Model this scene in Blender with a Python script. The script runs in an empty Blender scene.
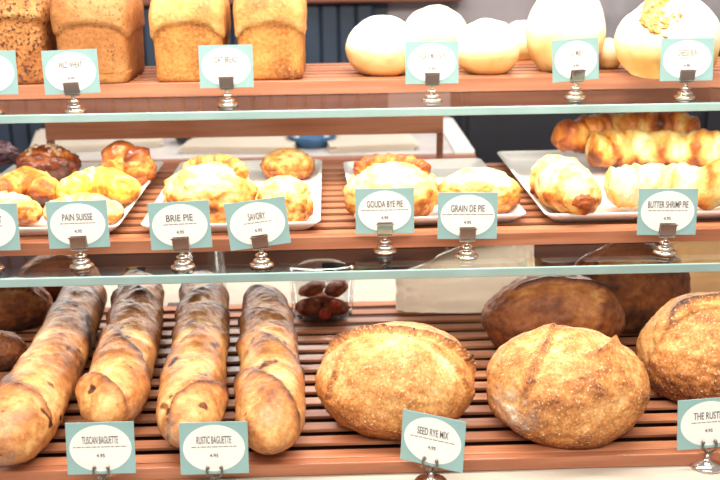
import bpy, bmesh, math, random
from mathutils import Vector, Matrix, noise
from mathutils.bvhtree import BVHTree

random.seed(7)
SC = bpy.context.scene
COL = SC.collection
R = math.radians

# ------------------------------------------------------------------ camera
EYE = Vector((0, 0, 1.55))
FPX = 1000.0
CAMROT = (Matrix.Rotation(R(-1.6), 3, 'Z') @ Matrix.Rotation(R(90 - 17.0), 3, 'X') @ Matrix.Rotation(R(-0.75), 3, 'Z'))
cam = bpy.data.cameras.new('camera')
cam_o = bpy.data.objects.new('camera', cam)
COL.objects.link(cam_o)
cam_o.matrix_world = Matrix.Translation(EYE) @ CAMROT.to_4x4()
cam.sensor_width = 36.0
cam.lens = 36.0 * FPX / 720.0
cam.clip_start = 0.05
cam.dof.use_dof = True
cam.dof.focus_distance = 1.40
cam.dof.aperture_fstop = 5.0
SC.camera = cam_o

# ------------------------------------------------------------------ world, lights, exposure
w = bpy.data.worlds.new('shop_light')
SC.world = w
w.use_nodes = True
bg = w.node_tree.nodes['Background']
bg.inputs[0].default_value = (1.0, 0.965, 0.92, 1)
bg.inputs[1].default_value = 0.55


def area(name, loc, target, sx, sy, power, col):
    l = bpy.data.lights.new(name, 'AREA')
    l.shape = 'RECTANGLE'
    l.size = sx
    l.size_y = sy
    l.energy = power
    l.color = col
    o = bpy.data.objects.new(name, l)
    COL.objects.link(o)
    o.location = loc
    o.rotation_euler = (Vector(target) - Vector(loc)).to_track_quat('-Z', 'Y').to_euler()
    return o


area('case_led_strip', (0, 1.36, 2.20), (0, 1.42, 1.0), 1.9, 0.10, 34, (1.0, 0.94, 0.84))
area('shop_ceiling_lamp', (0.0, -0.5, 2.9), (0, 1.6, 1.0), 2.4, 0.8, 62, (1.0, 0.95, 0.88))
area('rear_fill_light', (0, 1.90, 1.086), (0, 1.74, 0.9), 1.9, 0.03, 7.5, (1.0, 0.95, 0.88))  # added unseen fill, brightens the rear of the lowest tray and the bag
area('upper_fill_light', (0, 1.575, 1.274), (0, 1.72, 1.12), 1.9, 0.02, 1.6, (1.0, 0.95, 0.88))  # added unseen fill for the back of the pastry plates
area('lower_fill_light', (0, 1.40, 1.088), (0, 1.75, 0.97), 1.9, 0.02, 0.2, (1.0, 0.95, 0.88))  # added unseen fill, lifts the bag and the fronts of the rear loaves
area('staff_ceiling_lamp', (0.4, 2.75, 2.5), (0.3, 2.9, 0.5), 1.4, 0.5, 18, (1.0, 0.95, 0.9))

SC.view_settings.view_transform = 'Standard'
SC.view_settings.look = 'None'
SC.view_settings.gamma = 1.0
SC.view_settings.use_curve_mapping = False
SC.view_settings.exposure = 0.0

# ------------------------------------------------------------------ helpers: where things stand


def ray(px, py):
    return CAMROT @ Vector(((px - 360) / FPX, (240 - py) / FPX, -1.0))


def PZ(px, py, z):
    d = ray(px, py)
    return EYE + d * ((z - EYE.z) / d.z)


def PYY(px, py, y):
    d = ray(px, py)
    return EYE + d * (y / d.y)


def PXY(px, y, z):
    """the point at depth y and height z that shows in picture column px"""
    lo, hi = -2000.0, 3000.0
    for _ in range(60):
        mid = (lo + hi) / 2
        d = ray(px, mid)
        q = EYE.z + d.z * (y / d.y)
        if q > z:
            lo = mid
        else:
            hi = mid
    return PYY(px, mid, y)


def depth_of(p):
    return (CAMROT.transposed() @ (p - EYE)).z * -1


# ------------------------------------------------------------------ helpers: colour and materials


def lin(c):
    out = []
    for v in c[:3]:
        v = v / 255.0
        out.append(v / 12.92 if v <= 0.04045 else ((v + 0.055) / 1.055) ** 2.4)
    return (out[0], out[1], out[2], 1.0)


def new_mat(name):
    m = bpy.data.materials.new(name)
    m.use_nodes = True
    nt = m.node_tree
    return m, nt, nt.nodes['Principled BSDF']


def N(nt, kind, **kw):
    n = nt.nodes.new(kind)
    for k, v in kw.items():
        setattr(n, k, v)
    return n


def setin(n, **kw):
    for k, v in kw.items():
        n.inputs[k.replace('_', ' ')].default_value = v


def ramp(nt, stops):
    r = nt.nodes.new('ShaderNodeValToRGB')
    el = r.color_ramp.elements
    while len(el) < len(stops):
        el.new(0.5)
    for e, (p, c) in zip(el, stops):
        e.position = p
        e.color = c
    return r


def mixc(nt, fac, a, b):
    m = nt.nodes.new('ShaderNodeMix')
    m.data_type = 'RGBA'
    for s, v in ((0, fac), (6, a), (7, b)):
        if hasattr(v, 'is_output'):
            nt.links.new(v, m.inputs[s])
        else:
            m.inputs[s].default_value = v
    return m.outputs[2]


def plain(name, col, rough=0.5, metal=0.0, spec=0.5, vary=0.06, scale=25.0, bump=0.0):
    """A material with a little procedural variation."""
    m, nt, b = new_mat(name)
    tc = N(nt, 'ShaderNodeTexCoord')
    nz = N(nt, 'ShaderNodeTexNoise')
    setin(nz, Scale=scale, Detail=4.0)
    nt.links.new(tc.outputs['Object'], nz.inputs['Vector'])
    c = lin(col)
    lo = tuple(max(0, v * (1 - 2 * vary)) for v in c[:3]) + (1,)
    hi = tuple(min(1, v * (1 + 2 * vary)) for v in c[:3]) + (1,)
    rp = ramp(nt, [(0.3, lo), (0.7, hi)])
    nt.links.new(nz.outputs['Fac'], rp.inputs[0])
    nt.links.new(rp.outputs[0], b.inputs['Base Color'])
    setin(b, Roughness=rough, Metallic=metal)
    b.inputs['Specular IOR Level'].default_value = spec
    if bump:
        bp = N(nt, 'ShaderNodeBump')
        setin(bp, Strength=bump, Distance=0.002)
        nt.links.new(nz.outputs['Fac'], bp.inputs['Height'])
        nt.links.new(bp.outputs[0], b.inputs['Normal'])
    return m


def wood_mat(name, a, b_, c, rough=0.35, sx=3.0, sy=60.0):
    """Grain runs along X."""
    m, nt, b = new_mat(name)
    tc = N(nt, 'ShaderNodeTexCoord')
    mp = N(nt, 'ShaderNodeMapping')
    mp.inputs['Scale'].default_value = (sx, sy, sy)
    nz = N(nt, 'ShaderNodeTexNoise')
    setin(nz, Scale=1.0, Detail=6.0, Roughness=0.6, Distortion=0.4)
    nt.links.new(tc.outputs['Object'], mp.inputs[0])
    nt.links.new(mp.outputs[0], nz.inputs['Vector'])
    rp = ramp(nt, [(0.25, lin(a)), (0.5, lin(b_)), (0.75, lin(c))])
    nt.links.new(nz.outputs['Fac'], rp.inputs[0])
    nt.links.new(rp.outputs[0], b.inputs['Base Color'])
    bp = N(nt, 'ShaderNodeBump')
    setin(bp, Strength=0.15, Distance=0.001)
    nt.links.new(nz.outputs['Fac'], bp.inputs['Height'])
    nt.links.new(bp.outputs[0], b.inputs['Normal'])
    setin(b, Roughness=rough)
    return m


def glass_mat(name, tint, ior=1.5, rough=0.01):
    m, nt, b = new_mat(name)
    nt.nodes.remove(b)
    out = nt.nodes['Material Output']
    tr = N(nt, 'ShaderNodeBsdfTransparent')
    tr.inputs[0].default_value = tint
    gl = N(nt, 'ShaderNodeBsdfGlossy')
    gl.inputs['Roughness'].default_value = rough
    fr = N(nt, 'ShaderNodeFresnel')
    fr.inputs['IOR'].default_value = ior
    geo = N(nt, 'ShaderNodeNewGeometry')
    inv = N(nt, 'ShaderNodeMath', operation='SUBTRACT')
    inv.inputs[0].default_value = 1.0
    nt.links.new(geo.outputs['Backfacing'], inv.inputs[1])
    mu = N(nt, 'ShaderNodeMath', operation='MULTIPLY')
    nt.links.new(fr.outputs[0], mu.inputs[0])
    nt.links.new(inv.outputs[0], mu.inputs[1])
    mx = N(nt, 'ShaderNodeMixShader')
    nt.links.new(mu.outputs[0], mx.inputs[0])
    nt.links.new(tr.outputs[0], mx.inputs[1])
    nt.links.new(gl.outputs[0], mx.inputs[2])
    nt.links.new(mx.outputs[0], out.inputs['Surface'])
    return m


def crust(name, stops, amt=0.35, nscale=18.0, speck=None, speck_scale=160.0, speck_lo=0.55, flour=(250, 238, 215),
          bump=0.35, rough=0.6, coat=0.0, bscale=90.0, fine=150.0, famt=0.45):
    """Baked crust: the vertex attribute 'pat' (0 pale .. 1 dark bake; baguettes add painted shade) plus noise goes through a colour ramp;
    'flour' lays flour or other pale dusting on top; an optional fine speckle of seeds or blisters."""
    m, nt, b = new_mat(name)
    L = nt.links.new
    tc = N(nt, 'ShaderNodeTexCoord')
    at = N(nt, 'ShaderNodeAttribute', attribute_name='pat')
    n1 = N(nt, 'ShaderNodeTexNoise')
    setin(n1, Scale=nscale, Detail=6.0, Roughness=0.62)
    L(tc.outputs['Object'], n1.inputs['Vector'])
    s = N(nt, 'ShaderNodeMath', operation='SUBTRACT')
    L(n1.outputs['Fac'], s.inputs[0])
    s.inputs[1].default_value = 0.5
    mu = N(nt, 'ShaderNodeMath', operation='MULTIPLY_ADD')
    L(s.outputs[0], mu.inputs[0])
    mu.inputs[1].default_value = amt * 2
    L(at.outputs['Fac'], mu.inputs[2])
    nf = N(nt, 'ShaderNodeTexNoise')
    setin(nf, Scale=fine, Detail=4.0, Roughness=0.7)
    L(tc.outputs['Object'], nf.inputs['Vector'])
    mf = N(nt, 'ShaderNodeMath', operation='MULTIPLY_ADD')
    L(nf.outputs['Fac'], mf.inputs[0])
    mf.inputs[1].default_value = famt
    L(mu.outputs[0], mf.inputs[2])
    sf = N(nt, 'ShaderNodeMath', operation='SUBTRACT')
    L(mf.outputs[0], sf.inputs[0])
    sf.inputs[1].default_value = famt / 2
    rp = ramp(nt, [(p, lin(c)) for p, c in stops])
    L(sf.outputs[0], rp.inputs[0])
    colr = rp.outputs[0]
    n2 = N(nt, 'ShaderNodeTexNoise')
    setin(n2, Scale=speck_scale, Detail=3.0, Roughness=0.6)
    L(tc.outputs['Object'], n2.inputs['Vector'])
    if speck:
        r2 = ramp(nt, [(speck_lo, (0, 0, 0, 1)), (speck_lo + 0.1, (1, 1, 1, 1))])
        L(n2.outputs['Fac'], r2.inputs[0])
        colr = mixc(nt, r2.outputs[0], colr, lin(speck))
    fl = N(nt, 'ShaderNodeAttribute', attribute_name='flour')
    fm = N(nt, 'ShaderNodeMath', operation='MULTIPLY')
    L(fl.outputs['Fac'], fm.inputs[0])
    r3 = ramp(nt, [(0.3, (0.35, 0.35, 0.35, 1)), (0.6, (1, 1, 1, 1))])
    L(n2.outputs['Fac'], r3.inputs[0])
    L(r3.outputs[0], fm.inputs[1])
    colr = mixc(nt, fm.outputs[0], colr, lin(flour))
    L(colr, b.inputs['Base Color'])
    n3 = N(nt, 'ShaderNodeTexNoise')
    setin(n3, Scale=bscale, Detail=5.0, Roughness=0.6)
    L(tc.outputs['Object'], n3.inputs['Vector'])
    bp = N(nt, 'ShaderNodeBump')
    setin(bp, Strength=bump, Distance=0.004)
    L(n3.outputs['Fac'], bp.inputs['Height'])
    L(bp.outputs[0], b.inputs['Normal'])
    setin(b, Roughness=rough)
    b.inputs['Specular IOR Level'].default_value = 0.3
    b.inputs['Coat Weight'].default_value = coat
    b.inputs['Coat Roughness'].default_value = 0.12
    return m


M = {}
M['slat'] = wood_mat('reddish_slat_wood', (150, 90, 60), (188, 120, 84), (212, 148, 110))
M['rail_wood'] = wood_mat('rail_wood', (140, 82, 56), (174, 108, 76), (196, 132, 98), rough=0.3)
M['dark_wood'] = wood_mat('dark_tray_wood', (48, 30, 28), (66, 42, 38), (84, 54, 46), rough=0.6)
M['counter_wood'] = wood_mat('counter_edge_wood', (120, 70, 52), (146, 90, 68), (168, 110, 86), rough=0.45)
M['glass'] = glass_mat('shelf_glass', (0.93, 0.975, 0.965, 1), 1.52)
M['clear_plastic'] = glass_mat('clear_plastic', (0.93, 0.93, 0.93, 1), 1.45, 0.05)
M['glass_edge'] = plain('polished_glass_edge', (158, 188, 184), rough=0.10, vary=0.10, scale=7.0)
M['porcelain'] = plain('white_porcelain', (240, 236, 230), rough=0.35, vary=0.01, spec=0.3)
M['card'] = plain('teal_card', (146, 180, 177), rough=0.6, vary=0.03)
M['oval'] = plain('white_card_oval', (242, 238, 230), rough=0.6, vary=0.01)
M['ink'] = plain('dark_ink', (92, 84, 84), rough=0.7)
M['fine_ink'] = plain('grey_fine_ink', (136, 126, 122), rough=0.7)
M['metal'] = plain('polished_nickel', (214, 200, 190), rough=0.14, metal=1.0, vary=0.03)
M['dark_metal'] = plain('dark_wire', (128, 120, 112), rough=0.3, metal=1.0)
M['white_deck'] = plain('white_glazed_deck', (190, 182, 168), rough=0.12, vary=0.05, scale=9)
M['paper'] = plain('white_bag_paper', (238, 232, 222), rough=0.75, vary=0.03, scale=14, bump=0.3)
M['cream_paper'] = plain('cream_bag_paper', (226, 204, 172), rough=0.75, vary=0.05, scale=14, bump=0.4)
for k_ in ('paper', 'cream_paper'):
    nt_ = M[k_].node_tree
    pb_ = nt_.nodes['Principled BSDF']
    tl_ = N(nt_, 'ShaderNodeBsdfTranslucent')
    tl_.inputs[0].default_value = lin((244, 236, 224) if k_ == 'paper' else (228, 204, 170))
    mx_ = N(nt_, 'ShaderNodeMixShader')
    mx_.inputs[0].default_value = 0.55
    nt_.links.new(pb_.outputs[0], mx_.inputs[1])
    nt_.links.new(tl_.outputs[0], mx_.inputs[2])
    nt_.links.new(mx_.outputs[0], nt_.nodes['Material Output'].inputs['Surface'])
M['navy'] = plain('navy_paint', (52, 66, 84), rough=0.5, vary=0.12, scale=6)
M['black'] = plain('near_black_panel', (34, 36, 44), rough=0.5, vary=0.1, scale=6)
M['steel'] = plain('brushed_steel', (178, 170, 174), rough=0.35, metal=0.3, vary=0.12, scale=9)
M['counter_top'] = plain('pale_counter_top', (196, 190, 188), rough=0.4, vary=0.08, scale=8)
M['blue'] = plain('blue_plastic', (52, 92, 130), rough=0.35)
M['floor'] = plain('brown_floor', (122, 84, 66), rough=0.6, vary=0.1, scale=5)
M['wall'] = plain('mauve_grey_wall', (178, 168, 170), rough=0.8, vary=0.05, scale=3)

GOLD = [(0.0, (250, 226, 172)), (0.25, (240, 192, 110)), (0.5, (214, 140, 62)), (0.75, (164, 90, 38)), (1.0, (92, 50, 30))]
M['baguette'] = crust('baguette_crust', [(0.0, (244, 210, 158)), (0.25, (224, 168, 104)), (0.5, (188, 120, 66)), (0.75, (136, 82, 50)), (1.0, (66, 42, 34))],
                      amt=0.42, nscale=30, speck=(250, 230, 196), speck_scale=260, speck_lo=0.68, bump=0.6, rough=0.42, famt=0.5)
M['boule'] = crust('boule_crust', [(0.0, (248, 222, 176)), (0.25, (230, 174, 108)), (0.5, (202, 132, 70)), (0.75, (148, 88, 50)), (1.0, (66, 44, 38))],
                   amt=0.22, nscale=20, speck=(250, 224, 178), speck_scale=300, speck_lo=0.60, bump=0.7, rough=0.5, famt=1.0, fine=230)
M['dark_boule'] = crust('dark_boule_crust', [(0.0, (214, 164, 108)), (0.3, (182, 116, 66)), (0.55, (146, 84, 48)), (0.8, (98, 58, 38)), (1.0, (56, 38, 32))],
                        amt=0.40, nscale=20, bump=0.4, rough=0.5)
M['tin'] = crust('tin_loaf_crust', [(0.0, (250, 228, 180)), (0.3, (238, 200, 132)), (0.55, (222, 160, 84)), (0.8, (186, 116, 56)), (1.0, (132, 74, 38))],
                 amt=0.34, nscale=30, speck=(206, 150, 84), speck_scale=190, speck_lo=0.56, bump=0.6, rough=0.6, bscale=140, famt=0.6)
M['tin_brown'] = crust('brown_tin_loaf_crust', [(0.0, (226, 182, 128)), (0.35, (204, 146, 92)), (0.6, (184, 120, 66)), (0.85, (150, 90, 48)), (1.0, (110, 66, 40))],
                       amt=0.25, nscale=40, speck=(122, 74, 48), speck_scale=210, speck_lo=0.58, bump=0.5, rough=0.65, bscale=150)
M['tin_seed'] = crust('seeded_tin_loaf_crust', [(0.0, (236, 192, 130)), (0.35, (206, 144, 84)), (0.6, (180, 112, 58)), (0.85, (140, 82, 44)), (1.0, (96, 58, 38))],
                      amt=0.4, nscale=60, speck=(96, 52, 34), speck_scale=170, speck_lo=0.52, bump=1.0, rough=0.6, bscale=170)
M['bun'] = crust('pale_bun_crust', [(0.0, (252, 246, 230)), (0.3, (250, 236, 206)), (0.55, (244, 212, 150)), (0.8, (226, 170, 94)), (1.0, (180, 112, 54))],
                 amt=0.10, nscale=14, bump=0.12, rough=0.65, famt=0.06)
M['pastry'] = crust('golden_pastry', [(0.0, (252, 236, 188)), (0.25, (248, 214, 132)), (0.55, (234, 166, 78)), (0.75, (198, 106, 40)), (1.0, (120, 60, 30))],
                    amt=0.20, nscale=30, bump=0.7, rough=0.4, coat=0.25, famt=0.40, fine=120)
M['pastry_orange'] = crust('orange_pastry', [(0.0, (248, 214, 142)), (0.25, (240, 176, 88)), (0.5, (216, 126, 52)), (0.75, (168, 82, 34)), (1.0, (96, 48, 28))],
                           amt=0.24, nscale=32, bump=0.7, rough=0.4, coat=0.3, famt=0.45, fine=120)
M['pastry_herb'] = crust('herbed_cheese_pastry', [(0.0, (252, 240, 190)), (0.25, (248, 222, 110)), (0.45, (226, 196, 60)), (0.7, (226, 140, 52)), (1.0, (140, 76, 34))],
                         amt=0.36, nscale=44, bump=0.6, rough=0.42, coat=0.25)
M['glazed'] = crust('dark_glazed_pastry', [(0.0, (226, 160, 92)), (0.3, (190, 104, 46)), (0.6, (140, 62, 26)), (1.0, (74, 32, 22))],
                    amt=0.35, nscale=36, bump=0.35, rough=0.25, coat=0.8)
M['berry'] = crust('berry_pastry', [(0.0, (206, 170, 176)), (0.35, (136, 92, 104)), (0.7, (84, 48, 58)), (1.0, (52, 28, 38))],
                   amt=0.5, nscale=60, bump=0.4, rough=0.3, coat=0.5)
M['nut'] = crust('chopped_nuts', [(0.0, (226, 198, 166)), (0.5, (184, 140, 108)), (1.0, (120, 80, 66))], amt=0.4, nscale=90, bump=0.3)
M['cheese'] = crust('toasted_cheese', [(0.0, (250, 232, 180)), (0.4, (240, 196, 112)), (0.7, (214, 146, 66)), (1.0, (150, 88, 36))],
                    amt=0.5, nscale=80, bump=0.8, rough=0.5)
M['filling'] = crust('browned_filling', [(0.0, (222, 132, 70)), (0.5, (180, 92, 48)), (1.0, (112, 54, 32))], amt=0.4, nscale=90, bump=0.5, rough=0.35)
M['cookie'] = crust('brown_biscuit', [(0.0, (196, 112, 70)), (0.5, (146, 72, 46)), (1.0, (92, 42, 30))], amt=0.4, nscale=70, bump=0.5)
M['red_fruit'] = crust('red_fruit', [(0.0, (226, 96, 50)), (0.5, (190, 56, 34)), (1.0, (120, 30, 24))], amt=0.4, nscale=70, bump=0.3, rough=0.3)

# ------------------------------------------------------------------ helpers: objects


def tag(o, label=None, cat=None, group=None, kind=None):
    if label:
        o['label'] = label
    if cat:
        o['category'] = cat
    if group:
        o['group'] = group
    if kind:
        o['kind'] = kind
    return o


def thing(name, label, cat, loc=(0, 0, 0), rotz=0.0, group=None):
    o = bpy.data.objects.new(name, None)
    o.empty_display_size = 0.02
    COL.objects.link(o)
    o.location = loc
    o.rotation_euler = (0, 0, rotz)
    return tag(o, label, cat, group)


def link_mesh(name, me, mat, parent=None, loc=(0, 0, 0), rot=(0, 0, 0)):
    o = bpy.data.objects.new(name, me)
    COL.objects.link(o)
    if mat and not me.materials:
        me.materials.append(mat)
    o.location = loc
    o.rotation_euler = rot
    if parent:
        o.parent = parent
    return o


def mesh(name, verts, faces, mat, parent=None, loc=(0, 0, 0), rot=(0, 0, 0), smooth=True, attrs=None):
    me = bpy.data.meshes.new(name)
    me.from_pydata([tuple(v) for v in verts], [], faces)
    if smooth:
        me.polygons.foreach_set('use_smooth', [True] * len(me.polygons))
    for k, vals in (attrs or {}).items():
        a = me.attributes.new(k, 'FLOAT', 'POINT')
        a.data.foreach_set('value', [float(x) for x in vals])
    me.update()
    return link_mesh(name, me, mat, parent, loc, rot)


def from_bm(name, bm, mat, parent=None, loc=(0, 0, 0), rot=(0, 0, 0), smooth=False):
    me = bpy.data.meshes.new(name)
    bm.to_mesh(me)
    bm.free()
    if smooth:
        me.polygons.foreach_set('use_smooth', [True] * len(me.polygons))
    return link_mesh(name, me, mat, parent, loc, rot)


def add_box(bm, x0, x1, y0, y1, z0, z1, bev=0.0):
    r = bmesh.ops.create_cube(bm, size=1.0)
    vs = r['verts']
    bmesh.ops.scale(bm, vec=(x1 - x0, y1 - y0, z1 - z0), verts=vs)
    bmesh.ops.translate(bm, vec=((x0 + x1) / 2, (y0 + y1) / 2, (z0 + z1) / 2), verts=vs)
    if bev:
        es = {e for v in vs for e in v.link_edges}
        bmesh.ops.bevel(bm, geom=list(es), offset=bev, segments=2, profile=0.5, affect='EDGES')


def box(name, x0, x1, y0, y1, z0, z1, mat, parent=None, bev=0.0, loc=(0, 0, 0)):
    bm = bmesh.new()
    add_box(bm, x0, x1, y0, y1, z0, z1, bev)
    return from_bm(name, bm, mat, parent, loc)


def lathe(name, prof, mat, parent=None, loc=(0, 0, 0), n=40, rot=(0, 0, 0)):
    vs, fs = [], []
    for (r, z) in prof:
        for k in range(n):
            a = 2 * math.pi * k / n
            vs.append((r * math.cos(a), r * math.sin(a), z))
    for i in range(len(prof) - 1):
        for k in range(n):
            k2 = (k + 1) % n
            fs.append((i * n + k, i * n + k2, (i + 1) * n + k2, (i + 1) * n + k))
    return mesh(name, vs, fs, mat, parent, loc, rot)


def smooth01(a, b, x):
    t = max(0.0, min(1.0, (x - a) / (b - a)))
    return t * t * (3 - 2 * t)


def nz(v, s, seed):
    return noise.noise(Vector((v[0] * s + seed * 7.3, v[1] * s - seed * 3.1, v[2] * s + seed * 1.7)))


def fbm(v, s, seed, octs=4):
    p = Vector((v[0] * s + seed * 7.3, v[1] * s - seed * 3.1, v[2] * s + seed * 1.7))
    return noise.fractal(p, 0.9, 2.0, octs)


_ICO = {}


def ico(level):
    if level not in _ICO:
        bm = bmesh.new()
        bmesh.ops.create_icosphere(bm, subdivisions=level, radius=1.0)
        bm.verts.ensure_lookup_table()
        vs = [v.co.normalized() for v in bm.verts]
        fs = [tuple(v.index for v in f.verts) for f in bm.faces]
        bm.free()
        _ICO[level] = (vs, fs)
    return _ICO[level]


def blob(name, mat, fn, parent=None, loc=(0, 0, 0), rot=(0, 0, 0), level=5):
    """fn(direction) -> (point, bake 0..1, flour 0..1)"""
    ds, fs = ico(level)
    pts, pat, fl = [], [], []
    for d in ds:
        p, c, f = fn(d)
        pts.append(p)
        pat.append(c)
        fl.append(f)
    return mesh(name, pts, fs, mat, parent, loc, rot, True, {'pat': pat, 'flour': fl})


def tube(name, mat, spine, fn, parent=None, loc=(0, 0, 0), n=160, m=56):
    """A closed loaf along a smooth spine; fn(t, theta, point) -> (radius, bake, flour, squash)"""
    # Catmull-Rom through the spine points
    P = [Vector(p) for p in spine]
    P = [P[0] * 2 - P[1]] + P + [P[-1] * 2 - P[-2]]
    segs = len(P) - 3

    def at(t):
        x = min(max(t, 0), 1) * segs
        i = min(int(x), segs - 1)
        u = x - i
        a, b, c, d = P[i:i + 4]
        return 0.5 * ((2 * b) + (c - a) * u + (2 * a - 5 * b + 4 * c - d) * u * u + (3 * b - a - 3 * c + d) * u ** 3)
    vs, pat, fl = [], [], []
    for i in range(n + 1):
        t = i / n
        # closer rings at the ends
        t = 0.5 - 0.5 * math.cos(math.pi * t) * (1 - 0.0) if True else t
        c = at(t)
        tan = (at(min(1, t + 0.01)) - at(max(0, t - 0.01))).normalized()
        up = Vector((0, 0, 1))
        side = tan.cross(up).normalized()
        up2 = side.cross(tan)
        for k in range(m):
            th = 2 * math.pi * k / m
            r, bk, f, sq = fn(t, th, c)
            dz = math.sin(th) * r
            if dz < 0:
                dz *= sq
            vs.append(c + side * (math.cos(th) * r) + up2 * dz)
            pat.append(bk)
            fl.append(f)
    fs = []
    for i in range(n):
        for k in range(m):
            k2 = (k + 1) % m
            fs.append((i * m + k, (i + 1) * m + k, (i + 1) * m + k2, i * m + k2))
    fs.append(tuple(range(m)))
    fs.append(tuple(reversed(range(n * m, n * m + m))))
    return mesh(name, vs, fs, mat, parent, loc, (0, 0, 0), True, {'pat': pat, 'flour': fl})




def tops(o):
    """height of an object's surface above a point of its own plan"""
    t = BVHTree.FromPolygons([v.co for v in o.data.vertices], [p.vertices for p in o.data.polygons])

    def top(x, y, dflt=0.02):
        h = t.ray_cast(Vector((x, y, 1.0)), Vector((0, 0, -1)))
        return h[0].z if h[0] is not None else dflt
    return top


# ------------------------------------------------------------------ levels of the case
Z1G, Z2G, Z3G = 1.292, 1.105, 0.888         # tops of the glass shelves and of the base deck
Z1, Z2, Z3 = 1.316, 1.125, 0.898            # tops of the slats
Y1G, Y2G = 1.535, 1.308                     # front edges of the glass shelves
Y1, Y2, Y3 = 1.685, 1.409, 1.149            # front edges of the slat trays
YB1, YB2, YB3 = 1.93, 1.905, 1.777          # back edges
HX = 1.02                                   # half width of the case

# ------------------------------------------------------------------ the room behind
tag(box('floor', -4, 4, -1.5, 4.0, -0.05, 0.0, M['floor']), kind='structure')
tag(box('wall_back', -4, 4, 3.62, 3.72, 0.0, 3.0, M['wall']), kind='structure')
# ribbed navy panelling low on the back wall, with a wooden rail above
bm = bmesh.new()
x = -3.0
xn = PYY(388, 40, 3.58).x
while x < xn - 0.06:
    add_box(bm, x, x + 0.055, 3.565, 3.6, 0.0, 1.315, 0.006)
    x += 0.062
add_box(bm, -3.0, xn, 3.598, 3.62, 0.0, 1.32)
tag(from_bm('trim_1', bm, M['navy']), kind='structure')
tag(box('trim_2', -3.0, PYY(462, 8, 3.57).x, 3.52, 3.62, 1.325, 1.52, M['counter_wood'], bev=0.008), kind='structure')

# steel cupboard on the right of the back wall
cp = thing('steel_cupboard', 'grey steel cupboard against the back wall, above the white buns', 'cupboard', (1.42, 3.3, 0))
box('body', -0.68, 0.68, -0.2, 0.3, 0.0, 1.62, M['steel'], cp, 0.01)
for x0, x1 in ((-0.66, -0.01), (0.01, 0.66)):
    d = box('door', x0, x1, -0.222, -0.202, 0.06, 1.58, M['steel'], cp, 0.004)
    hx = x1 - 0.05 if x0 < 0 else x0 + 0.05
    box('handle', hx - 0.012, hx + 0.012, -0.25, -0.222, 1.0, 1.3, M['metal'], d, 0.004)

# staff counter behind the case: pale top, wooden front edge
ct = thing('staff_counter', 'pale-topped staff counter with a wooden front edge behind the case', 'counter', (0, 0, 0))
zc = 1.06
xl = PZ(32, 153, 1.06).x
xr = PZ(478, 156, 1.06).x
box('worktop', xl, xr - 0.05, 2.29, 2.72, zc - 0.03, zc, M['counter_top'], ct, 0.003)
box('front_edge', xl, xr, 2.262, 2.288, zc - 0.085, zc - 0.004, M['counter_wood'], ct, 0.003)
box('end_panel', xr - 0.048, xr, 2.29, 2.72, zc - 0.03, zc + 0.004, M['porcelain'], ct, 0.003)
box('carcass', xl + 0.01, xr - 0.06, 2.33, 2.70, 0.0, zc - 0.031, M['black'], ct)
bk = thing('dark_cupboard', 'near-black low cupboard behind the long twisted pastries', 'cupboard', (0.98, 3.0, 0))
box('body', -0.62, 0.75, -0.25, 0.0, 0.0, 1.23, M['black'], bk, 0.01)
for x0, x1 in ((-0.6, 0.05), (0.07, 0.73)):
    box('door', x0, x1, -0.27, -0.251, 0.05, 1.2, M['black'], bk, 0.004)


def dish(px, py, rx, h, mat, label, name='dish', cat='dish'):
    p = PZ(px, py, zc)
    return tag(lathe(name, [(0.0, 0.0), (rx * 0.6, 0.0), (rx, h), (rx * 0.96, h), (rx * 0.56, 0.006), (0, 0.006)], mat, None, p), label, cat)


dish(312, 146, 0.062, 0.03, M['blue'], 'shallow blue dish on the staff counter behind the scone')
dish(190, 143, 0.045, 0.03, M['black'], 'small black dish on the staff counter, above the left turnover')
for q, (px, py, sx, sy) in enumerate(((95, 146, 0.15, 0.12), (245, 149, 0.13, 0.11), (370, 148, 0.10, 0.1))):
    p = PZ(px, py, zc)
    bm = bmesh.new()
    for k in range(5):
        a = random.uniform(-0.01, 0.01)
        add_box(bm, -sx + a, sx + a, -sy, sy, k * 0.004, k * 0.004 + 0.003)
    o = from_bm('paper_stack', bm, M['paper'], None, (p.x, p.y + 0.05, zc + 0.0005), (0, 0, (0.2, -0.1, 0.12)[q]))
    tag(o, ('white paper stack on the staff counter, behind the glazed pastries', 'white paper stack on the staff counter, behind the scone',
            'white paper stack on the staff counter, behind the brown-crusted pie')[q], 'paper', 'paper on the staff counter')

# ------------------------------------------------------------------ the display case


def upright(x, y, label):
    tag(box('case_upright', x - 0.015, x + 0.015, y - 0.02, y + 0.02, 0.0, 2.1, M['dark_metal'], None, 0.002), label, 'upright')


def glass_shelf(name, zt, yf, yb, label):
    t = thing(name, label, 'shelf', (0, 0, 0))
    box('glass_pane', -HX, HX, yf + 0.0045, yb, zt - 0.0125, zt, M['glass'], t)
    box('front_edge', -HX, HX, yf, yf + 0.004, zt - 0.0130, zt, M['glass_edge'], t, 0.0015)
    return t


glass_shelf('glass_shelf', Z1G, Y1G, 1.955, 'upper glass shelf carrying the tin loaves and white buns')
glass_shelf('glass_shelf', Z2G, Y2G, 1.955, 'lower glass shelf carrying the plates of pastries')

dk = thing('display_case', 'white glazed base of the display case below the lowest slats', 'display case', (0, 0, 0))
box('deck', -HX, HX, 0.98, 1.955, Z3G - 0.04, Z3G - 0.0075, M['white_deck'], dk, 0.003)
box('plinth', -HX, HX, 1.02, 1.94, 0.0, Z3G - 0.041, M['rail_wood'], dk, 0.003)


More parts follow.
